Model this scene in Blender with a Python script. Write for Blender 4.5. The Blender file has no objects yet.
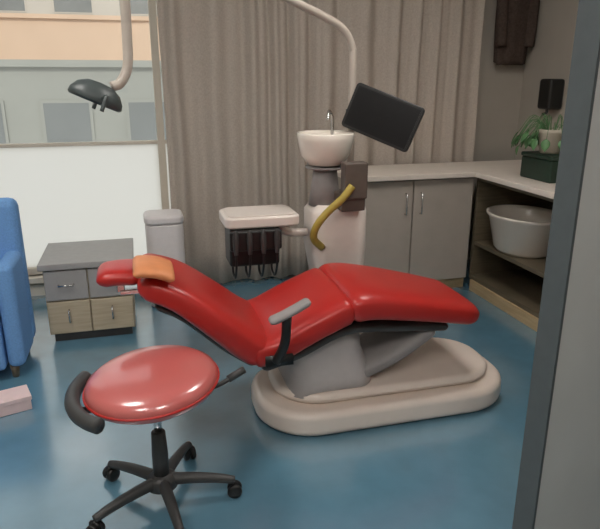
import bpy, bmesh, math, random
from mathutils import Vector, Matrix
random.seed(7)
PI = math.pi
S = bpy.context.scene
COL = S.collection

# ------------------------------------------------------------------ materials
def mat(name, rgb, rough=.5, metal=0., coat=0., noise=0., nscale=30., bump=0., spec=.5, coatior=1.5):
    m = bpy.data.materials.new(name); m.use_nodes = True
    nt = m.node_tree; b = nt.nodes['Principled BSDF']
    b.inputs['Base Color'].default_value = (*rgb, 1)
    b.inputs['Roughness'].default_value = rough
    b.inputs['Metallic'].default_value = metal
    b.inputs['Coat Weight'].default_value = coat
    b.inputs['Coat Roughness'].default_value = .15; b.inputs['Coat IOR'].default_value = coatior
    b.inputs['Specular IOR Level'].default_value = spec
    if noise or bump:
        tc = nt.nodes.new('ShaderNodeTexCoord'); n = nt.nodes.new('ShaderNodeTexNoise')
        n.inputs['Scale'].default_value = nscale; n.inputs['Detail'].default_value = 4
        nt.links.new(tc.outputs['Object'], n.inputs['Vector'])
        if noise:
            r = nt.nodes.new('ShaderNodeValToRGB')
            r.color_ramp.elements[0].position = .3; r.color_ramp.elements[1].position = .7
            r.color_ramp.elements[0].color = (*[c*(1-noise) for c in rgb], 1)
            r.color_ramp.elements[1].color = (*[min(1, c*(1+noise)) for c in rgb], 1)
            nt.links.new(n.outputs['Fac'], r.inputs['Fac']); nt.links.new(r.outputs['Color'], b.inputs['Base Color'])
        if bump:
            bp = nt.nodes.new('ShaderNodeBump'); bp.inputs['Strength'].default_value = bump
            bp.inputs['Distance'].default_value = .01
            nt.links.new(n.outputs['Fac'], bp.inputs['Height']); nt.links.new(bp.outputs['Normal'], b.inputs['Normal'])
    return m

def wood(name, a, b_, scale=6., rough=.45):
    m = mat(name, a, rough); nt = m.node_tree; b = nt.nodes['Principled BSDF']
    tc = nt.nodes.new('ShaderNodeTexCoord'); mp = nt.nodes.new('ShaderNodeMapping')
    mp.inputs['Scale'].default_value = (1, 1, 12)
    w = nt.nodes.new('ShaderNodeTexNoise'); w.inputs['Scale'].default_value = scale; w.inputs['Detail'].default_value = 6
    r = nt.nodes.new('ShaderNodeValToRGB')
    r.color_ramp.elements[0].position = .35; r.color_ramp.elements[1].position = .65
    r.color_ramp.elements[0].color = (*a, 1); r.color_ramp.elements[1].color = (*b_, 1)
    nt.links.new(tc.outputs['Object'], mp.inputs['Vector']); nt.links.new(mp.outputs['Vector'], w.inputs['Vector'])
    nt.links.new(w.outputs['Fac'], r.inputs['Fac']); nt.links.new(r.outputs['Color'], b.inputs['Base Color'])
    return m

def emit(name, rgb, s):
    m = bpy.data.materials.new(name); m.use_nodes = True; nt = m.node_tree; nt.nodes.clear()
    e = nt.nodes.new('ShaderNodeEmission'); e.inputs[0].default_value = (*rgb, 1); e.inputs[1].default_value = s
    o = nt.nodes.new('ShaderNodeOutputMaterial'); nt.links.new(e.outputs[0], o.inputs[0]); return m

def glass_mat(name, frosted):
    m = bpy.data.materials.new(name); m.use_nodes = True; nt = m.node_tree; nt.nodes.clear()
    o = nt.nodes.new('ShaderNodeOutputMaterial'); mx = nt.nodes.new('ShaderNodeMixShader')
    g = nt.nodes.new('ShaderNodeBsdfGlossy'); g.inputs['Roughness'].default_value = .3 if frosted else .02
    mx.inputs['Fac'].default_value = .05
    if frosted:
        t = nt.nodes.new('ShaderNodeBsdfTranslucent'); t.inputs['Color'].default_value = (.97, .97, .94, 1)
    else:
        t = nt.nodes.new('ShaderNodeBsdfTransparent'); t.inputs['Color'].default_value = (.93, .95, .94, 1)
    nt.links.new(t.outputs[0], mx.inputs[1]); nt.links.new(g.outputs[0], mx.inputs[2]); nt.links.new(mx.outputs[0], o.inputs[0])
    return m

M = dict(
    floor=mat('blue_vinyl', (.11, .25, .345), .26, noise=.06, nscale=9, spec=.9, coat=1., coatior=2.1),
    wall=mat('taupe_paint', (.40, .365, .315), .75, noise=.03, nscale=4),
    ceiling=mat('ceiling_paint', (.75, .74, .70), .8, noise=.02, nscale=5),
    red=mat('red_leatherette', (.44, .020, .016), .36, coat=.12, spec=.4, bump=.06, nscale=260),
    stoolred=mat('stool_leatherette', (.54, .12, .11), .34, coat=1., coatior=1.7, bump=.05, nscale=260),
    white=mat('white_enamel', (.80, .72, .66), .35, coat=.2, noise=.02),
    cream=mat('cream_enamel', (.80, .69, .61), .35, coat=.3, noise=.03, nscale=8),
    ceramic=mat('ceramic', (.84, .77, .68), .2, coat=.4, noise=.01),
    lgrey=mat('light_grey_plastic', (.50, .46, .45), .5, noise=.03),
    grey=mat('grey_plastic', (.28, .26, .255), .5, noise=.04),
    dgrey=mat('dark_grey_plastic', (.045, .045, .045), .45, noise=.1),
    black=mat('black_plastic', (.010, .010, .010), .4, noise=.1),
    screen=mat('screen_glass', (.006, .006, .007), .3, spec=.3, noise=.05),
    chrome=mat('chrome', (.62, .62, .62), .2, metal=1, noise=.03),
    lampgrey=mat('lamp_grey', (.06, .075, .075), .4, noise=.08),
    armtaupe=mat('lamp_arm_enamel', (.50, .44, .38), .4, noise=.03),
    curtain=mat('curtain_cloth', (.47, .41, .355), .9, noise=.08, nscale=90, bump=.15, spec=.1),
    doorgrey=mat('door_laminate', (.62, .62, .60), .5, noise=.03, nscale=5),
    dooredge=mat('door_edge_band', (.085, .10, .105), .55, noise=.05),
    worktop=mat('worktop_laminate', (.78, .70, .62), .4, noise=.03, nscale=14),
    taupedoor=mat('taupe_cabinet', (.42, .37, .32), .5, noise=.04, nscale=8),
    darkwood=wood('dark_wood', (.10, .082, .052), (.14, .11, .072)),
    tanwood=wood('tan_wood', (.46, .33, .18), (.54, .40, .23)),
    topgrey=mat('grey_laminate', (.34, .33, .32), .45, noise=.04),
    palewood=wood('pale_wood', (.42, .345, .24), (.50, .42, .30)),
    brownwood=wood('brown_wood', (.30, .245, .17), (.38, .31, .22)),
    blue=mat('blue_upholstery', (.17, .35, .66), .75, noise=.1, nscale=120, bump=.2, spec=.2),
    tan=mat('tan_leatherette', (.66, .25, .10), .5, noise=.05),
    yellow=mat('yellow_plastic', (.42, .32, .06), .5, noise=.05),
    coat=mat('dark_brown_cloth', (.075, .055, .046), .9, noise=.2, nscale=60, spec=.1),
    leaf=mat('leaf', (.09, .21, .08), .45, noise=.25, nscale=25),
    tin=mat('dark_green_tin', (.012, .035, .022), .45, noise=.1),
    pot=mat('pale_pot', (.52, .47, .38), .55, noise=.05),
    soil=mat('soil', (.03, .02, .012), .95, noise=.3),
    bin=mat('pale_grey_bin', (.74, .70, .70), .45, noise=.03),
    box=mat('pale_card', (.75, .58, .58), .7, noise=.04),
    frame=mat('window_frame', (.68, .62, .53), .45, noise=.02),
    clear=glass_mat('clear_glass', False), frost=glass_mat('frosted_glass', True),
    peach=mat('peach_render', (.86, .62, .46), .9, noise=.05, nscale=.4),
    bgrey=mat('grey_render', (.40, .40, .37), .9, noise=.06, nscale=.5),
    bpale=mat('pale_render', (.66, .61, .55), .9, noise=.05, nscale=.4),
    bglass=mat('facade_glass', (.25, .26, .26), .2, noise=.1, nscale=.5),
    ground=mat('pale_paving', (.62, .62, .60), .9, noise=.1, nscale=.4),
    panel=emit('fill_panel_glow', (1., .95, .90), 20.),  # glow of the added out-of-view ceiling panels
)

# ------------------------------------------------------------------ object helpers
def obj(name, bm, m, parent=None, smooth=True, bevel=0., sub=0):
    bmesh.ops.recalc_face_normals(bm, faces=bm.faces[:])
    me = bpy.data.meshes.new(name); bm.to_mesh(me); bm.free()
    o = bpy.data.objects.new(name, me); COL.objects.link(o)
    ms = m if isinstance(m, list) else [m]
    for k in ms: me.materials.append(M[k])
    if smooth:
        for p in me.polygons: p.use_smooth = True
    if bevel:
        b = o.modifiers.new('bevel', 'BEVEL'); b.width = bevel; b.segments = 3; b.limit_method = 'ANGLE'
        b.angle_limit = math.radians(40); b.harden_normals = smooth
    if sub:
        s = o.modifiers.new('subd', 'SUBSURF'); s.levels = sub; s.render_levels = sub
    if parent is not None:
        o.parent = parent                      # part meshes are modelled in world space
        if parent.type == 'EMPTY':
            o.matrix_parent_inverse = Matrix.LocRotScale(parent.location, parent.rotation_euler, parent.scale).inverted()
    return o

def thing(name, label, cat, loc, rz=0., group=None):
    o = bpy.data.objects.new(name, None); COL.objects.link(o)
    o.location = loc; o.rotation_euler = (0, 0, rz); o.empty_display_size = .1
    return tag(o, label, cat, group)

def tag(o, label, cat, group=None):
    o['label'] = label; o['category'] = cat
    if group: o['group'] = group
    return o

def struct(o):
    o['kind'] = 'structure'; return o

def part_label(o, s):
    o['label'] = s; return o

def box(bm, x0, x1, y0, y1, z0, z1, T=None):
    vs = [bm.verts.new((x, y, z)) for x in (x0, x1) for y in (y0, y1) for z in (z0, z1)]
    for f in ((0,1,3,2), (4,6,7,5), (0,4,5,1), (2,3,7,6), (0,2,6,4), (1,5,7,3)):
        bm.faces.new([vs[i] for i in f])
    if T is not None: bmesh.ops.transform(bm, matrix=T, verts=vs)
    return vs

def lathe(bm, prof, c=(0, 0, 0), n=40, T=None, sx=1, sy=1):
    rings = []; new = []
    for r, z in prof:
        if r < 1e-5:
            v = bm.verts.new((c[0], c[1], c[2]+z)); rings.append([v]); new.append(v)
        else:
            ring = [bm.verts.new((c[0]+sx*r*math.cos(2*PI*i/n), c[1]+sy*r*math.sin(2*PI*i/n), c[2]+z)) for i in range(n)]
            rings.append(ring); new += ring
    for a, b in zip(rings, rings[1:]):
        for i in range(n):
            j = (i+1) % n
            if len(a) == 1 and len(b) == 1: continue
            if len(a) == 1: bm.faces.new((a[0], b[i], b[j]))
            elif len(b) == 1: bm.faces.new((a[i], a[j], b[0]))
            else: bm.faces.new((a[i], a[j], b[j], b[i]))
    if len(rings[0]) > 1: bm.faces.new(rings[0][::-1])
    if len(rings[-1]) > 1: bm.faces.new(rings[-1])
    if T is not None: bmesh.ops.transform(bm, matrix=T, verts=new)
    return new

def smooth_path(pts, n=8):
    P = [Vector(p) for p in pts]
    P = [2*P[0]-P[1]] + P + [2*P[-1]-P[-2]]
    out = []
    for i in range(1, len(P)-2):
        for k in range(n):
            t = k/n; a, b, c, d = P[i-1:i+3]
            out.append(.5*((2*b)+(c-a)*t+(2*a-5*b+4*c-d)*t*t+(3*b-a-3*c+d)*t**3))
    out.append(P[-2]); return out

def tube(bm, pts, r, n=12, curve=True, seg=8):
    P = smooth_path(pts, seg) if curve else [Vector(p) for p in pts]
    rs = r if callable(r) else (lambda t: r)
    rings = []; up = Vector((0, 0, 1)); prev = None
    for i, p in enumerate(P):
        d = (P[min(i+1, len(P)-1)]-P[max(i-1, 0)]).normalized()
        if prev is None:
            a = d.cross(up)
            if a.length < .1: a = d.cross(Vector((0, 1, 0)))
        else: a = prev - d*prev.dot(d)
        a.normalize(); prev = a; b = d.cross(a)
        rr = rs(i/(len(P)-1))
        rings.append([bm.verts.new(p+rr*(math.cos(2*PI*k/n)*a+math.sin(2*PI*k/n)*b)) for k in range(n)])
    for A, B in zip(rings, rings[1:]):
        for k in range(n): bm.faces.new((A[k], A[(k+1) % n], B[(k+1) % n], B[k]))
    bm.faces.new(rings[0][::-1]); bm.faces.new(rings[-1])

def cushion(bm, path, w, h, yc=0., n=36, ex=4.5, ends=.03, per=8):
    """upholstered slab lofted along an XZ path, width along Y; w and h are functions of t"""
    P = smooth_path([(x, 0, z) for x, z in path], per)
    L = [0]
    for a, b in zip(P, P[1:]): L.append(L[-1]+(b-a).length)
    T = L[-1]; secs = []
    def at(s):
        for i in range(len(L)-1):
            if L[i+1] >= s: return P[i].lerp(P[i+1], (s-L[i])/max(1e-6, L[i+1]-L[i]))
        return P[-1].copy()
    N = 40; ts = [i/N for i in range(N+1)]
    extra = [.15, .4, .7]; samples = [ends/T*e for e in (.02, .1, .25, .5, .75)] + [max(ends/T, .02)+(1-2*max(ends/T, .02))*t for t in ts]
    samples += [1-s for s in [ends/T*e for e in (.75, .5, .25, .1, .02)]]
    rings = []
    for t in samples:
        s = min(T, max(0, t*T)); c = at(s)
        d = (at(min(T, s+.015))-at(max(0, s-.015))).normalized()
        nn = Vector((-d.z, 0, d.x))
        e = min(s, T-s)/ends
        k = 1. if e >= 1 else math.sqrt(max(.0, 1-(1-e)**2))
        hh = h(t)*.5*max(k, .05); ww = w(t)*.5-(1-k)*ends*.8
        ring = []
        for i in range(n):
            a = 2*PI*i/n; ca, sa = math.cos(a), math.sin(a)
            u = math.copysign(abs(ca)**(2/ex), ca)*ww; v = math.copysign(abs(sa)**(2/ (ex*.75)), sa)*hh
            ring.append(bm.verts.new(c+Vector((0, yc+u, 0))+nn*v))
        rings.append(ring)
    for A, B in zip(rings, rings[1:]):
        for k in range(n): bm.faces.new((A[k], A[(k+1) % n], B[(k+1) % n], B[k]))
    bm.faces.new(rings[0][::-1]); bm.faces.new(rings[-1])

def prism(bm, outline, z0, z1, T=None):
    a = [bm.verts.new((x, y, z0)) for x, y in outline]; b = [bm.verts.new((x, y, z1)) for x, y in outline]
    n = len(a); bm.faces.new(a[::-1]); bm.faces.new(b)
    for i in range(n): bm.faces.new((a[i], a[(i+1) % n], b[(i+1) % n], b[i]))
    if T is not None: bmesh.ops.transform(bm, matrix=T, verts=a+b)

def rrect(x0, x1, y0, y1, r, n=8):
    o = []
    for cx, cy, a0 in ((x1-r, y1-r, 0), (x0+r, y1-r, PI/2), (x0+r, y0+r, PI), (x1-r, y0+r, 1.5*PI)):
        for k in range(n+1):
            a = a0+PI/2*k/n; o.append((cx+r*math.cos(a), cy+r*math.sin(a)))
    return o

def B(): return bmesh.new()
def R(axis, deg): return Matrix.Rotation(math.radians(deg), 4, axis)
def Tr(x, y, z): return Matrix.Translation((x, y, z))

# ------------------------------------------------------------------ room shell
XL, XR, YF, YB, ZC = -2.0, 2.96, -.7, 4.30, 2.70
b = B(); box(b, XL-.1, XR+.1, YF-.1, YB+.12, -.1, 0); struct(obj('floor', b, 'floor', smooth=False))
b = B(); box(b, XL-.1, XR+.1, YF-.1, YB+.12, ZC, ZC+.1); struct(obj('ceiling', b, 'ceiling', smooth=False))
b = B(); box(b, XL-.1, XL, YF-.1, YB+.12, 0, ZC); struct(obj('wall_left', b, 'wall', smooth=False))
b = B(); box(b, XR, XR+.1, YF-.1, YB+.12, 0, ZC); struct(obj('wall_right', b, 'wall', smooth=False))
b = B(); box(b, XL, XR, YF-.1, YF, 0, ZC); struct(obj('wall_front', b, 'wall', smooth=False))
WX0, WX1, WZ0, WZ1, WT = -1.7, 1.0, .14, 2.35, 1.03
b = B()
box(b, XL, WX0, YB, YB+.12, 0, ZC); box(b, WX1, XR, YB, YB+.12, 0, ZC)
box(b, WX0, WX1, YB, YB+.12, 0, WZ0); box(b, WX0, WX1, YB, YB+.12, WZ1, ZC)
struct(obj('wall_back', b, 'wall', smooth=False))
# window: frame, mullions, panes
wroot = bpy.data.objects.new('window_1', None); COL.objects.link(wroot); wroot.location = (WX0, YB, WZ0); struct(wroot)
b = B(); f = .05
box(b, WX0, WX1, YB+.03, YB+.09, WZ0, WZ0+f); box(b, WX0, WX1, YB+.03, YB+.09, WZ1-f, WZ1)
box(b, WX0, WX0+f, YB+.03, YB+.09, WZ0, WZ1); box(b, WX1-f, WX1, YB+.03, YB+.09, WZ0, WZ1)
obj('window_frame', b, 'frame', wroot, False, .004)
b = B()
for x in (-.98, .165): box(b, x-.025, x+.025, YB+.035, YB+.085, WZ0+f, WZ1-f)
obj('mullion', b, 'frame', wroot, False, .004)
b = B(); box(b, WX0+f, WX1-f, YB+.04, YB+.08, WT-.012, WT+.012); obj('transom', b, 'frame', wroot, False, .003)
b = B(); box(b, WX0+f, WX1-f, YB+.058, YB+.064, WT+.012, WZ1-f); obj('clear_pane', b, 'clear', wroot, False)
b = B(); box(b, WX0+f, WX1-f, YB+.058, YB+.064, WZ0+f, WT-.012)
o = obj('frosted_pane', b, 'frost', wroot, False); part_label(o, 'white frosted lower glass')
b = B(); box(b, WX0-.03, WX1+.03, YB-.05, YB+.03, WZ0-.04, WZ0); obj('window_sill', b, 'frame', wroot, False, .004)
# skirting
b = B(); box(b, XL, 2.2, YB-.015, YB, 0, .08); struct(obj('baseboard_back', b, 'frame', smooth=False))

# grey door leaf in the foreground, standing open
dh = Vector((.925, 1.10, 0)); ang = math.radians(18)
b = B(); T = Tr(*dh) @ Matrix.Rotation(ang, 4, 'Z')
box(b, .006, .82, 0, .05, .012, 2.06, T)
door = struct(obj('door_1', b, 'doorgrey', smooth=False))
b = B(); box(b, -.004, .006, -.004, .054, .012, 2.06, T)
part_label(obj('edge_band', b, 'dooredge', door, False), 'dark blue-grey edge strip of the door')
e = T @ Vector((.82, .0, 0))
b = B(); box(b, e.x+.01, XR, e.y+.0, e.y+.1, 0, ZC); struct(obj('wall_entry', b, 'wall', smooth=False))

# unseen ceiling panels added to light the room; entrance pair brightens door and fronts
for i, (x, y) in enumerate(((.2, -.15), (-1.0, .3), (1.3, 2.3), (-.9, 2.2))):
    p = thing('ceiling_fill_light', ['unseen square ceiling panel added by the entrance as fill light', 'unseen square ceiling panel added on the armchair side of the entrance as fill light', 'unseen square ceiling panel added above the chair foot as fill light',
              'unseen square ceiling panel added near the window as fill light'][i], 'ceiling light', (x, y, ZC), group='added ceiling fill panels')
    b = B(); box(b, x-.31, x+.31, y-.31, y+.31, ZC-.012, ZC); obj('light_frame', b, 'white', p, False, .003)
    b = B(); box(b, x-.29, x+.29, y-.29, y+.29, ZC-.016, ZC-.0121); obj('diffuser', b, 'panel', p, False)

# ------------------------------------------------------------------ curtain
cur = thing('curtain', 'long taupe pleated curtain hanging in soft folds beside the bright window', 'curtain', (1.28, 4.17, 0))
b = B(); NX, NZ = 260, 10; X0, X1 = .19, 2.50; rows = []
for k in range(NZ+1):
    z = .03+(2.47-.03)*k/NZ; row = []
    for i in range(NX+1):
        t = i/NX; x = X0+(X1-X0)*t
        amp = .032*(1-.35*k/NZ)
        ph = 2*PI*(t*11.5+.30*math.sin(2*PI*t*2.3+1)+.02*math.sin(5*z+9*t))
        y = 4.175+amp*math.sin(ph)+.012*math.sin(2.1*ph+1.2)
        row.append(b.verts.new((x+.006*math.sin(2*z+20*t), y, z)))
    rows.append(row)
for A, C_ in zip(rows, rows[1:]):
    for i in range(NX): b.faces.new((A[i], A[i+1], C_[i+1], C_[i]))
o = obj('cloth', b, 'curtain', cur); s = o.modifiers.new('thick', 'SOLIDIFY'); s.thickness = .003
b = B(); tube(b, [(-1.8, 4.175, 2.50), (2.62, 4.175, 2.50)], .014, curve=False)
for x in (-1.6, .3, 2.3): box(b, x-.01, x+.01, 4.175, 4.30, 2.49, 2.51)
obj('curtain_rail', b, 'chrome', cur)

# ------------------------------------------------------------------ dental chair
CY = 2.36
ch = thing('dental_chair', 'reclined red leatherette dental chair on a cream pedestal base', 'dental chair', (.85, CY, 0))
b = B(); prism(b, rrect(.42, 1.615, 2.095, 2.66, .25, 12), .004, .12)
obj('base_plate', b, 'cream', ch, True, .035)
b = B()
prism(b, rrect(.50, 1.55, 2.16, 2.61, .2, 10), .12, .17)
obj('base_cover', b, 'cream', ch, True, .03)
b = B()
vs = []
secs = [(.74, .30, .36, .15), (.75, .28, .32, .22), (.72, .27, .27, .32), (.70, .28, .28, .42)]
rings = []
for cx, wx, wy, z in secs:
    rings.append([b.verts.new((x, y+CY, z)) for x, y in rrect(cx-wx/2*1.3, cx+wx/2*1.3, -wy/2, wy/2, .09, 6)])
for A, C_ in zip(rings, rings[1:]):
    for k in range(len(A)): b.faces.new((A[k], A[(k+1) % len(A)], C_[(k+1) % len(A)], C_[k]))
b.faces.new(rings[0][::-1]); b.faces.new(rings[-1])
obj('pedestal', b, 'lgrey', ch)
b = B(); cushion(b, [(.86, .20), (1.05, .28), (1.22, .39)], lambda t: .30, lambda t: .10, CY, ex=3)
obj('lift_arm', b, 'grey', ch)
b = B(); cushion(b, [(.42, .325), (.58, .365), (.78, .440), (1.0, .428), (1.28, .395)], lambda t: .42-.10*t, lambda t: .055, CY, ex=4)
part_label(obj('seat_frame', b, 'dgrey', ch), 'dark underside shell of the seat')
b = B(); cushion(b, [(.375, .405), (.48, .420), (.62, .485), (.76, .542), (.80, .548)], lambda t: .54-.02*t, lambda t: .135, CY)
obj('seat', b, 'red', ch)
b = B(); cushion(b, [(.77, .545), (.86, .560), (1.0, .540), (1.2, .498), (1.34, .464), (1.405, .448)], lambda t: .53-.10*t*t, lambda t: .145-.04*t, CY, ends=.06)
obj('legrest', b, 'red', ch)
b = B(); cushion(b, [(.44, .395), (.36, .445), (.25, .54), (.12, .645), (.02, .692), (-.04, .705)], lambda t: .53-.13*t*t, lambda t: .155-.05*t, CY, ends=.05)
obj('backrest', b, 'red', ch)
b = B(); cushion(b, [(.40, .325), (.28, .415), (.12, .562), (.02, .620)], lambda t: .34, lambda t: .045, CY, ex=3)
part_label(obj('backrest_shell', b, 'dgrey', ch), 'dark shell behind the backrest')
b = B(); cushion(b, [(-.02, .715), (-.08, .720), (-.13, .720), (-.19, .712)], lambda t: .24-.04*t, lambda t: .07, CY, ends=.04, ex=3.2)
hr = obj('headrest', b, 'red', ch)
b = B(); box(b, -.11, .06, CY-.035, CY+.035, .635, .655); box(b, -.12, -.09, CY-.03, CY+.03, .645, .69)
obj('headrest_bracket', b, 'chrome', hr, True, .004)
for sgn in (-1,):
    yy = CY+sgn*.285
    b = B(); tube(b, [(.46, yy, .395), (.49, yy+sgn*.02, .48), (.50, yy+sgn*.02, .59)], .019)
    box(b, .42, .53, min(yy, CY+sgn*.2), max(yy, CY+sgn*.2), .375, .415)
    arm = obj('armrest', b, 'black', ch)
    b = B(); cushion(b, [(.43, .575), (.47, .588), (.53, .615), (.59, .645)], lambda t: .06, lambda t: .03, yy+sgn*.02, ends=.02, ex=2.6, n=20)
    part_label(obj('arm_pad', b, 'grey', arm), 'grey pad on the armrest')
# head pillow
b = B(); cushion(b, [(.095, .752), (.04, .776), (-.01, .785), (-.05, .784)], lambda t: .22, lambda t: .05, CY-.155, ends=.02, ex=3)
tag(obj('head_pillow', b, 'tan'), 'small tan orange pillow at the head end of the red chair', 'pillow')

# ------------------------------------------------------------------ operator stool
SX, SY = -.005, 1.875
st = thing('operator_stool', 'round pinkish red swivel stool on dark castors in front of the dental chair', 'stool', (SX, SY, 0))
tilt = Tr(SX-.005, SY-.015, .48) @ R('Y', -4) @ R('X', 2)
b = B(); lathe(b, [(0, -.035), (.12, -.036), (.19, -.03), (.213, -.012), (.219, .008), (.212, .028), (.19, .043), (.14, .052), (.06, .055), (0, .0555)], n=56, T=tilt)
obj('seat', b, 'stoolred', st)
b = B()
tor = []
for i in range(64):
    a = 2*PI*i/64; tor.append(tilt @ Vector((.2195*math.cos(a), .2195*math.sin(a), .006)))
tor.append(tor[0]); tube(b, tor, .004, n=8, curve=False); part_label(obj('piping', b, 'red', st), 'darker red seam round the seat')
b = B(); box(b, -.12, .12, -.10, .10, -.062, -.037, tilt); obj('seat_plate', b, 'dgrey', st, True, .006)
b = B(); P = [tilt @ Vector(p) for p in ((.08, -.03, -.05), (.2, -.02, -.045), (.27, .0, -.03))]
tube(b, P, .008); P2 = [tilt @ Vector(p) for p in ((.25, -.006, -.034), (.31, .014, -.02))]
tube(b, P2, .013, curve=False); obj('height_lever', b, 'dgrey', st)
# low curved back support on the left
b = B()
P = [tilt @ Vector((.255*math.cos(math.radians(a)), .255*math.sin(math.radians(a)), .0)) for a in range(150, 231, 8)]
tube(b, P, .024, n=14); sup = obj('back_support', b, 'dgrey', st)
b = B(); tube(b, [tilt @ Vector(p) for p in ((-.08, 0, -.05), (-.2, 0, -.055), (-.25, -.02, -.03), (-.256, -.03, 0))], .011)
obj('support_bracket', b, 'dgrey', sup)
b = B(); lathe(b, [(.013, .24), (.013, .43)], (SX, SY, 0), 20); obj('gas_lift', b, 'chrome', st)
b = B(); lathe(b, [(.028, .09), (.028, .20), (.024, .285), (.018, .29)], (SX, SY, 0), 24); obj('column', b, 'dgrey', st)
b = B(); lathe(b, [(.035, .065), (.055, .07), (.05, .105), (.03, .12)], (SX, SY, 0), 28); obj('hub', b, 'dgrey', st)
for k in range(5):
    a = math.radians(-8+72*k); c, s_ = math.cos(a), math.sin(a)
    b = B()
    P = [(SX+c*r, SY+s_*r, z) for r, z in ((.035, .092), (.12, .088), (.20, .078), (.255, .066))]
    tube(b, P, lambda t: .022-.008*t, n=14); leg = obj('leg', b, 'dgrey', st)
    b = B(); cx, cy = SX+c*.255, SY+s_*.255
    tube(b, [(cx, cy, .06), (cx, cy, .045)], .008, curve=False)
    for off in (-.013, .013):
        lathe(b, [(.010, -.009), (.024, -.009), (.0265, -.004), (.0265, .004), (.024, .009), (.010, .009)], n=22,
              T=Tr(cx, cy, .0265) @ Matrix.Rotation(a+.7*k, 4, 'Z') @ Tr(0, off, 0) @ R('X', 90))
    box(b, -.018, .018, -.006, .006, .03, .056, Tr(cx, cy, 0) @ Matrix.Rotation(a+.7*k, 4, 'Z'))
    obj('castor', b, 'black', leg)

# ------------------------------------------------------------------ cuspidor unit, post, monitor, lamp
UX, UY = 1.0, 2.98
un = thing('cuspidor_unit', 'white cuspidor column with a rinse bowl behind the red seat', 'dental unit', (UX, UY, 0))
b = B(); rings = []
for hx, hy, cx, z in ((.17, .14, UX, .004), (.165, .135, UX, .05), (.135, .115, UX, .12), (.135, .115, UX, .45), (.15, .125, UX-.01, .60), (.15, .125, UX-.01, .79), (.13, .11, UX, .83)):
    rings.append([b.verts.new((x, y, z)) for x, y in rrect(cx-hx, cx+hx, UY-hy, UY+hy, .06, 6)])
for A, C_ in zip(rings, rings[1:]):
    for k in range(len(A)): b.faces.new((A[k], A[(k+1) % len(A)], C_[(k+1) % len(A)], C_[k]))
b.faces.new(rings[0][::-1]); b.faces.new(rings[-1])
obj('body', b, 'white', un)
b = B(); lathe(b, [(.085, .82), (.07, .93), (.06, 1.02)], (UX-.07, UY-.01, 0), 24); lathe(b, [(.055, 1.0), (.10, 1.01), (.105, 1.02), (.06, 1.02)], (UX-.07, UY-.01, 0), 30)
part_label(obj('bowl_neck', b, 'grey', un), 'grey neck under the rinse bowl')
b = B(); lathe(b, [(.03, 1.02), (.09, 1.03), (.125, 1.075), (.142, 1.15), (.147, 1.185), (.141, 1.191), (.133, 1.18), (.113, 1.09), (.07, 1.055), (.02, 1.045), (0, 1.045)], (UX-.07, UY-.01, 0), 44)
bowl = obj('rinse_bowl', b, 'ceramic', un)
b = B(); tube(b, [(UX-.0, UY+.10, 1.12), (UX-.0, UY+.10, 1.25), (UX-.03, UY+.06, 1.29), (UX-.05, UY+.02, 1.25)], .008); obj('spout', b, 'chrome', bowl)
# cup filler and assistant holder
b = B(); box(b, UX-.04, UX+.085, UY-.20, UY-.02, .815, .90); box(b, UX-.035, UX+.085, UY-.225, UY-.155, .88, 1.06)
hold = obj('instrument_holder', b, 'grey', un, True, .008); part_label(hold, 'grey brown holder block on the column')
hold.data.materials[0] = M['brownwood']; hold.data.materials[0] = mat('brown_plastic', (.11, .085, .07), .5, noise=.05)
b = B(); tube(b, [(UX+.0, UY-.235, .95), (UX-.05, UY-.235, .89), (UX-.12, UY-.215, .82), (UX-.17, UY-.20, .75), (UX-.175, UY-.17, .68), (UX-.12, UY-.13, .62)], .019)
part_label(obj('suction_hose', b, 'yellow', un), 'olive yellow hose curving down the column')
PX, PY = 1.085, 3.02
b = B(); tube(b, [(PX, PY, .82), (PX, PY, 1.50), (PX-.005, PY, 1.60), (PX-.06, PY-.01, 1.685), (PX-.18, PY-.03, 1.745), (PX-.42, PY-.08, 1.83)], .019, seg=10)
lathe(b, [(.034, .80), (.034, .88), (.024, .90)], (PX, PY, 0), 24)
obj('lamp_post', b, 'armtaupe', un)

# monitor on the post
mx = Vector((1.20, 2.88, 1.265))
TM = Tr(*mx) @ R('Z', -38) @ R('Y', 20) @ R('X', -8)
mo = thing('monitor', 'small tilted black monitor held on the lamp post', 'monitor', mx)
b = B(); prism(b, rrect(-.185, .185, -.115, .115, .02, 5), -.012, .018, TM @ R('X', 90)); obj('housing', b, 'black', mo, True, .006)
b = B(); box(b, -.17, .17, -.0195, -.0178, -.10, .10, TM); obj('screen', b, 'screen', mo, False)
b = B(); q = TM @ Vector((0, .012, 0)); tube(b, [tuple(q), (PX+.016, PY-.014, 1.27)], .016, curve=False); lathe(b, [(.03, 1.24), (.03, 1.30)], (PX, PY, 0), 20)
obj('bracket', b, 'black', mo)

# operating lamp: arm from the post tip over the chair and down to the head
la = thing('operating_lamp', 'dark grey dental operating lamp hanging on a curved arm against the window', 'lamp', (PX-.42, PY-.08, 1.83))
b = B(); tube(b, [(PX-.42, PY-.08, 1.83), (.45, 2.86, 1.90), (.22, 2.76, 1.965), (.07, 2.69, 1.96), (.01, 2.655, 1.90), (.0, 2.645, 1.80), (-.005, 2.645, 1.62), (-.012, 2.64, 1.50), (-.045, 2.63, 1.435), (-.08, 2.62, 1.42)], .02, seg=10)
lathe(b, [(.028, -.03), (.03, .03)], (PX-.42, PY-.08, 1.83), 20)
obj('lamp_arm', b, 'armtaupe', la)
b = B(); TL = Tr(-.14, 2.60, 1.385) @ R('Z', 10) @ R('Y', 24)
lathe(b, [(0, .055), (.05, .05), (.085, .03), (.105, 0), (.108, -.02), (.10, -.028), (.09, -.02), (0, -.012)], n=40, T=TL, sy=.75)
hd = obj('lamp_head', b, 'lampgrey', la)
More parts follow.
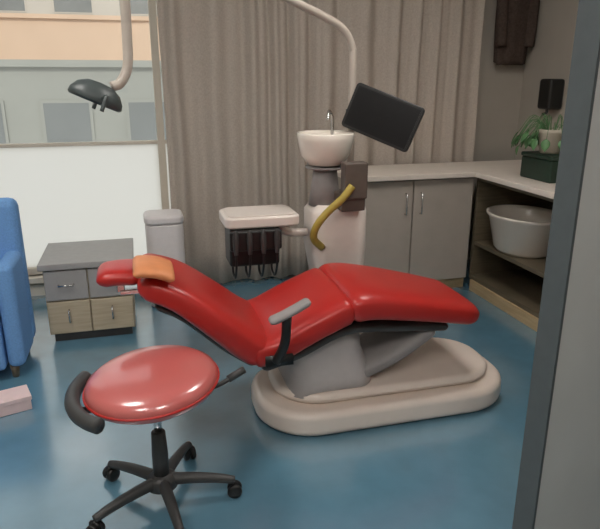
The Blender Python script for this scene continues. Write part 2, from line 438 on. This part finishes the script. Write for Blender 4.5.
b = B(); lathe(b, [(0, -.0115), (.088, -.0195), (.088, -.023), (0, -.017)], n=36, T=TL, sy=.75); obj('lamp_lens', b, 'dgrey', hd)
for sg in (-1, 1):
    b = B(); tube(b, [TL @ Vector((.02, sg*.07, .0)), TL @ Vector((.02, sg*.115, .005)), TL @ Vector((.02, sg*.125, -.05))], .008); obj('handle', b, 'lampgrey', hd)

# ------------------------------------------------------------------ instrument delivery tray
tr = thing('instrument_tray', 'white instrument delivery tray with a dark holder beyond the chair back', 'dental tray', (.57, 2.95, .78))
b = B(); prism(b, rrect(.385, .765, 2.83, 3.11, .05, 8), .745, .80); obj('tray_body', b, 'white', tr, True, .012)
b = B(); prism(b, rrect(.405, .745, 2.85, 3.09, .04, 8), .8005, .806); obj('tray_mat', b, 'white', tr, True, .002)
b = B(); box(b, .40, .66, 2.80, 2.86, .64, .742); hd = obj('instrument_holder', b, 'black', tr, True, .012)
part_label(hd, 'black holder under the tray edge')
b = B(); box(b, .405, .66, 2.855, 3.03, .545, .745); obj('control_block', b, 'black', tr, True, .015)
b = B(); tube(b, [(.70, 2.97, .745), (.70, 2.97, .70), (.76, 2.98, .675), (.838, 2.98, .675)], .022, seg=6); obj('swing_arm', b, 'white', tr)
for i in range(4):
    x = .425+.068*i
    h = thing('dental_handpiece', 'thin dark dental handpiece hanging under the white instrument tray', 'dental handpiece', (x, 2.785, .70), group='handpieces on the instrument tray')
    b = B(); tube(b, [(x, 2.787, .750), (x, 2.783, .70), (x, 2.780, .63)], lambda t: .010+.005*math.sin(PI*t), n=12); obj('grip', b, 'dgrey', h)
    b = B(); tube(b, [(x, 2.780, .632), (x, 2.79, .56), (x+.004, 2.86, .49), (x+.004, 2.93, .50), (x+.004, 2.935, .556)], .006, n=8); obj('hose', b, 'black', h)

# ------------------------------------------------------------------ L shaped counter
b = B()
out = [(1.30, 3.60), (2.19, 3.60), (2.19, 2.25), (2.955, 2.25), (2.955, 4.09), (1.30, 4.09)]
prism(b, out, .815, .85)
tag(obj('worktop', b, 'worktop', smooth=False, bevel=.005), 'pale L-shaped worktop running under the curtain and along the wall', 'worktop')
cb = thing('base_cabinet', 'low taupe base cabinet with two doors under the worktop in front of the curtain', 'cabinet', (1.76, 3.86, 0), group='base cabinets')
b = B(); box(b, 1.32, 2.22, 3.66, 4.07, .08, .813); obj('body', b, 'taupedoor', cb, False, .003)
b = B(); box(b, 1.34, 2.22, 3.69, 4.05, 0, .08); obj('plinth', b, 'tanwood', cb, False)
for x0, x1 in ((1.325, 1.755), (1.765, 2.205)):
    b = B(); box(b, x0, x1, 3.638, 3.657, .09, .805); d = obj('door', b, 'taupedoor', cb, False, .003)
    hx = x1-.05 if x0 < 1.5 else x0+.05
    b = B(); tube(b, [(hx, 3.637, .72), (hx, 3.612, .72), (hx, 3.612, .58), (hx, 3.637, .58)], .005, curve=False); obj('handle', b, 'chrome', d)
# open unit along the right wall
ou = thing('open_cabinet', 'open-fronted dark wood cabinet along the wall holding a white basin', 'cabinet', (2.48, 3.0, 0), group='base cabinets')
b = B()
box(b, 2.24, 2.945, 2.30, 2.33, .08, .813); box(b, 2.24, 2.945, 3.635, 3.655, .08, .813);
box(b, 2.925, 2.945, 2.33, 3.635, .08, .813); box(b, 2.24, 2.945, 2.33, 3.635, .08, .11); box(b, 2.24, 2.925, 2.33, 3.635, .785, .813)
obj('body', b, 'darkwood', ou, False, .002)
b = B(); box(b, 2.25, 2.925, 2.33, 3.635, .33, .355); obj('shelf', b, 'darkwood', ou, False, .002)
b = B(); box(b, 2.228, 2.90, 2.30, 3.62, 0, .08); part_label(obj('plinth', b, 'tanwood', ou, False, .003), 'tan wooden plinth along the floor')
b = B(); lathe(b, [(0, .0), (.19, .0), (.21, .02), (.265, .225), (.285, .24), (.285, .255), (.268, .255), (.255, .23), (.20, .03), (0, .022)], (2.425, 3.335, .356), 48, sx=.82)
tag(obj('basin', b, 'ceramic'), 'round white basin on the shelf of the open dark cabinet', 'basin')
# on the worktop
gt = thing('storage_tin', 'dark green tin box on the worktop under the potted plant', 'tin', (2.44, 3.20, .85))
b = B(); box(b, 2.36, 2.56, 3.06, 3.36, .851, .985); obj('body', b, 'tin', gt, False, .012)
b = B(); box(b, 2.356, 2.564, 3.056, 3.364, .985, 1.01); obj('lid', b, 'tin', gt, False, .008)
pl = thing('potted_plant', 'trailing green plant in a pale pot on the dark green tin', 'potted plant', (2.46, 3.23, 1.01))
b = B(); pc = (2.46, 3.22, 1.011)
lathe(b, [(0, 0), (.055, 0), (.062, .01), (.08, .12), (.085, .125), (.085, .145), (.074, .145), (.07, .12), (0, .12)], pc, 36); pot = obj('pot', b, 'pot', pl)
b = B(); lathe(b, [(0, .1215), (.066, .1215), (.066, .126), (0, .13)], pc, 24); obj('soil', b, 'soil', pot)
b = B(); sb = B()
for i in range(46):
    a = random.uniform(0, 2*PI)
    if i < 26: a = random.gauss(PI*.72, .5)
    rr = random.uniform(.06, .2); top = random.uniform(.15, .24); end = random.uniform(-.06, .16)
    c0 = Vector((pc[0]+.03*math.cos(a), pc[1]+.03*math.sin(a), pc[2]+.12))
    mid = Vector((pc[0]+.6*rr*math.cos(a), pc[1]+.6*rr*math.sin(a), pc[2]+top))
    tip = Vector((pc[0]+rr*math.cos(a), pc[1]+rr*math.sin(a), max(pc[2]+end, .90)))
    if abs(tip.x-2.46) < .19 and abs(tip.y-3.21) < .24: tip.z = max(tip.z, 1.11)
    tube(sb, [c0, mid, tip], .0018, n=5, seg=4)
    d = (tip-mid).normalized(); side = d.cross(Vector((0, 0, 1))); side.normalize(); nrm = side.cross(d)
    L, W = random.uniform(.05, .085), random.uniform(.022, .034)
    rows = []
    for k in range(7):
        t = k/6; w = W*math.sin(PI*min(1, t*1.02))**.7*(1-.35*t); dr = -.02*t*t
        p = tip+d*(L*t)+nrm*dr
        rows.append([b.verts.new(p-side*w+nrm*.005), b.verts.new(p), b.verts.new(p+side*w+nrm*.005)])
    for A, C_ in zip(rows, rows[1:]):
        for k in range(2): b.faces.new((A[k], A[k+1], C_[k+1], C_[k]))
o = obj('foliage', b, 'leaf', pl); s = o.modifiers.new('thick', 'SOLIDIFY'); s.thickness = .0012
obj('stems', sb, 'leaf', pl)
# wall dispenser
ds = thing('wall_dispenser', 'small black dispenser fixed to the wall above the plant', 'dispenser', (2.96, 3.86, 1.33))
b = B(); box(b, 2.84, 2.959, 3.79, 3.93, 1.24, 1.45); obj('body', b, 'black', ds, False, .02)
b = B(); tube(b, [(2.88, 3.86, 1.242), (2.88, 3.86, 1.215), (2.85, 3.86, 1.205)], .01); obj('nozzle', b, 'dgrey', ds)

# hanging garment in the corner
cg = thing('hanging_jacket', 'dark brown jacket hanging on the wall between curtain and corner', 'jacket', (2.78, 4.29, 1.5))
b = B(); NU, NV = 40, 26; rings = []
for j in range(NV+1):
    t = j/NV; z = 1.56+.78*t
    hw = .125+.02*math.sin(PI*t)-.085*max(0, (t-.82)/.18)**1.5; hd_ = .045+.015*math.sin(PI*t)-.02*max(0, (t-.8)/.2)
    ring = []
    for i in range(NU):
        a = 2*PI*i/NU
        k = 1+.10*math.sin(7*a+1.2+t)*(1-t)
        ring.append(b.verts.new((2.78+hw*math.cos(a)*k, 4.23+hd_*math.sin(a)*k, z+.012*math.sin(3*a)*(1-t))))
    rings.append(ring)
for A, C_ in zip(rings, rings[1:]):
    for k in range(NU): b.faces.new((A[k], A[(k+1) % NU], C_[(k+1) % NU], C_[k]))
b.faces.new(rings[0][::-1]); b.faces.new(rings[-1])
obj('body', b, 'coat', cg)
for sg in (-1, 1):
    b = B(); tube(b, [(2.78+sg*.075, 4.22, 2.26), (2.78+sg*.125, 4.20, 2.10), (2.78+sg*.125, 4.185, 1.85), (2.78+sg*.115, 4.18, 1.68)], lambda t: .045-.006*t, n=16); obj('sleeve', b, 'coat', cg)
b = B(); tube(b, [(2.78, 4.23, 2.33), (2.78, 4.23, 2.37), (2.78, 4.26, 2.39), (2.78, 4.30, 2.39)], .006); tag(obj('wall_hook', b, 'chrome'), 'small metal hook holding the brown jacket', 'hook')

# ------------------------------------------------------------------ left side: low cabinet, bin, blue armchair, box
lc = thing('low_cabinet', 'low cabinet with dark grey top drawers and brown lower front below the window', 'cabinet', (-.32, 3.6, 0))
b = B(); box(b, -.56, -.09, 3.42, 3.86, .05, .44); obj('body', b, 'palewood', lc, False, .003)
b = B(); box(b, -.54, -.11, 3.44, 3.84, 0, .05); obj('plinth', b, 'dgrey', lc, False)
b = B(); box(b, -.58, -.07, 3.39, 3.88, .44, .475); obj('top', b, 'topgrey', lc, False, .004)
for x0, x1 in ((-.555, -.33), (-.322, -.095)):
    b = B(); box(b, x0, x1, 3.40, 3.419, .26, .432); d = obj('drawer', b, 'topgrey', lc, False, .003)
    b = B(); tube(b, [((x0+x1)/2-.04, 3.40, .35), ((x0+x1)/2-.04, 3.38, .35), ((x0+x1)/2+.04, 3.38, .35), ((x0+x1)/2+.04, 3.40, .35)], .005, curve=False); obj('handle', b, 'chrome', d)
    b = B(); box(b, x0, x1, 3.40, 3.419, .06, .25); d = obj('door', b, 'palewood', lc, False, .003)
    b = B(); tube(b, [((x0+x1)/2, 3.40, .20), ((x0+x1)/2, 3.38, .20), ((x0+x1)/2, 3.38, .13), ((x0+x1)/2, 3.40, .13)], .005, curve=False); obj('handle', b, 'chrome', d)
bn = thing('pedal_bin', 'pale grey upright bin on the floor between window and curtain', 'bin', (.13, 3.92, 0))
b = B(); prism(b, rrect(.01, .25, 3.80, 4.04, .06, 8), .01, .56); obj('body', b, 'bin', bn, True, .008)
b = B(); prism(b, rrect(.005, .255, 3.795, 4.045, .062, 8), .562, .62); obj('lid', b, 'bin', bn, True, .02)
b = B(); box(b, .09, .17, 3.755, 3.81, .015, .03); obj('pedal', b, 'dgrey', bn, False, .004)

ac = thing('armchair', 'blue upholstered armchair at the edge below the frosted window', 'armchair', (-.82, 3.05, 0), math.radians(0))
ax0, ax1, ay0, ay1 = -1.31, -.625, 2.98, 3.42
b = B(); box(b, ax0+.09, ax1-.09, ay0, ay1-.1, .06, .30); obj('seat_base', b, 'blue', ac, True, .02)
b = B(); prism(b, rrect(ax0+.095, ax1-.095, ay0-.02, ay1-.1, .03, 5), .302, .43); obj('seat_cushion', b, 'blue', ac, True, .035)
b = B(); box(b, ax0, ax1, ay1-.12, ay1, .06, .86, None); obj('backrest', b, 'blue', ac, True, .045)
for x in (ax0, ax1-.085):
    b = B(); box(b, x, x+.085, ay0+.02, ay1-.11, .06, .60); obj('armrest', b, 'blue', ac, True, .035)
for x in (ax0+.06, ax1-.06):
    for y in (ay0+.06, ay1-.06):
        b = B(); lathe(b, [(.016, 0), (.022, .062)], (x, y, 0), 14); obj('leg', b, 'darkwood', ac)
cbx = thing('small_box', 'small pale pink box on the blue floor in front of the blue armchair', 'box', (-.70, 2.72, 0), .3)
T = Tr(-.66, 2.70, 0) @ R('Z', 18)
b = B(); box(b, -.09, .09, -.06, .06, .001, .06, T); obj('body', b, 'box', cbx, False, .004)
b = B(); box(b, -.094, .094, -.064, .064, .05, .072, T); obj('lid', b, 'box', cbx, False, .004)

# ------------------------------------------------------------------ outside the window
b = B(); box(b, -60, 60, YB+.5, 90, -7.2, -7); struct(obj('ground_outside', b, 'ground', smooth=False))
def building(name, label, x0, x1, y0, y1, z0, z1, m, rows, cols, wm, group=None):
    r = thing(name, label, 'building', ((x0+x1)/2, (y0+y1)/2, z0), group=group)
    bb = B(); box(bb, x0, x1, y0, y1, z0, z1); obj('wall', bb, m, r, False)
    bb = B(); box(bb, x0-.15, x1+.15, y0-.15, y1+.15, z1, z1+.18); obj('roof', bb, m, r, False)
    for z in rows:
        for i in range(cols):
            cx = x0+(x1-x0)*(i+.5)/cols; w = (x1-x0)/cols*.30
            bb = B(); box(bb, cx-w, cx+w, y0-.05, y0+.02, z, z+1.2); wn = obj('window', bb, wm, r, False)
            bb = B(); box(bb, cx-w+.08, cx+w-.08, y0-.06, y0-.045, z+.08, z+1.12); obj('pane', bb, 'bglass', wn, False)
building('apartment_building', 'low grey building seen through the clear upper window glass', -14, 6, 18, 24, -7, 1.75, 'bgrey', (-2.2, -.3), 9, 'bgrey')
building('apartment_building', 'peach coloured building rising behind the low grey one', -22, 4, 30, 38, -7, 3.95, 'peach', (-1.5,), 8, 'bpale')
building('apartment_building', 'pale beige tower farthest behind the peach building', -30, 8, 52, 60, -7, 13, 'bpale', (6.2, 9.2), 8, 'bpale')

# ------------------------------------------------------------------ daylight
w = bpy.data.worlds.new('sky'); S.world = w; w.use_nodes = True
bg = w.node_tree.nodes['Background']; bg.inputs[0].default_value = (.97, .985, 1, 1); bg.inputs[1].default_value = 1.0
sun = bpy.data.lights.new('sun', 'SUN'); sun.energy = 1.5; sun.angle = .05; sun.color = (1, .94, .85)
so = bpy.data.objects.new('sun', sun); COL.objects.link(so)
so.rotation_euler = Vector((.25, 1, -.75)).to_track_quat('-Z', 'Y').to_euler()

# ------------------------------------------------------------------ camera
cd = bpy.data.cameras.new('camera'); cam = bpy.data.objects.new('camera', cd); COL.objects.link(cam)
cd.sensor_fit = 'HORIZONTAL'; cd.sensor_width = 36; cd.lens = 36; cd.clip_start = .02; cd.clip_end = 300
cam.location = (0, 0, 1.45)
cam.rotation_euler = (math.radians(90-17.2), 0, math.radians(-15))
S.camera = cam
S.view_settings.view_transform = 'Standard'; S.view_settings.look = 'None'
S.view_settings.exposure = 0; S.view_settings.gamma = 1; S.view_settings.use_curve_mapping = False
S.cycles.use_denoising = True; S.cycles.max_bounces = 8; S.cycles.sample_clamp_indirect = 6
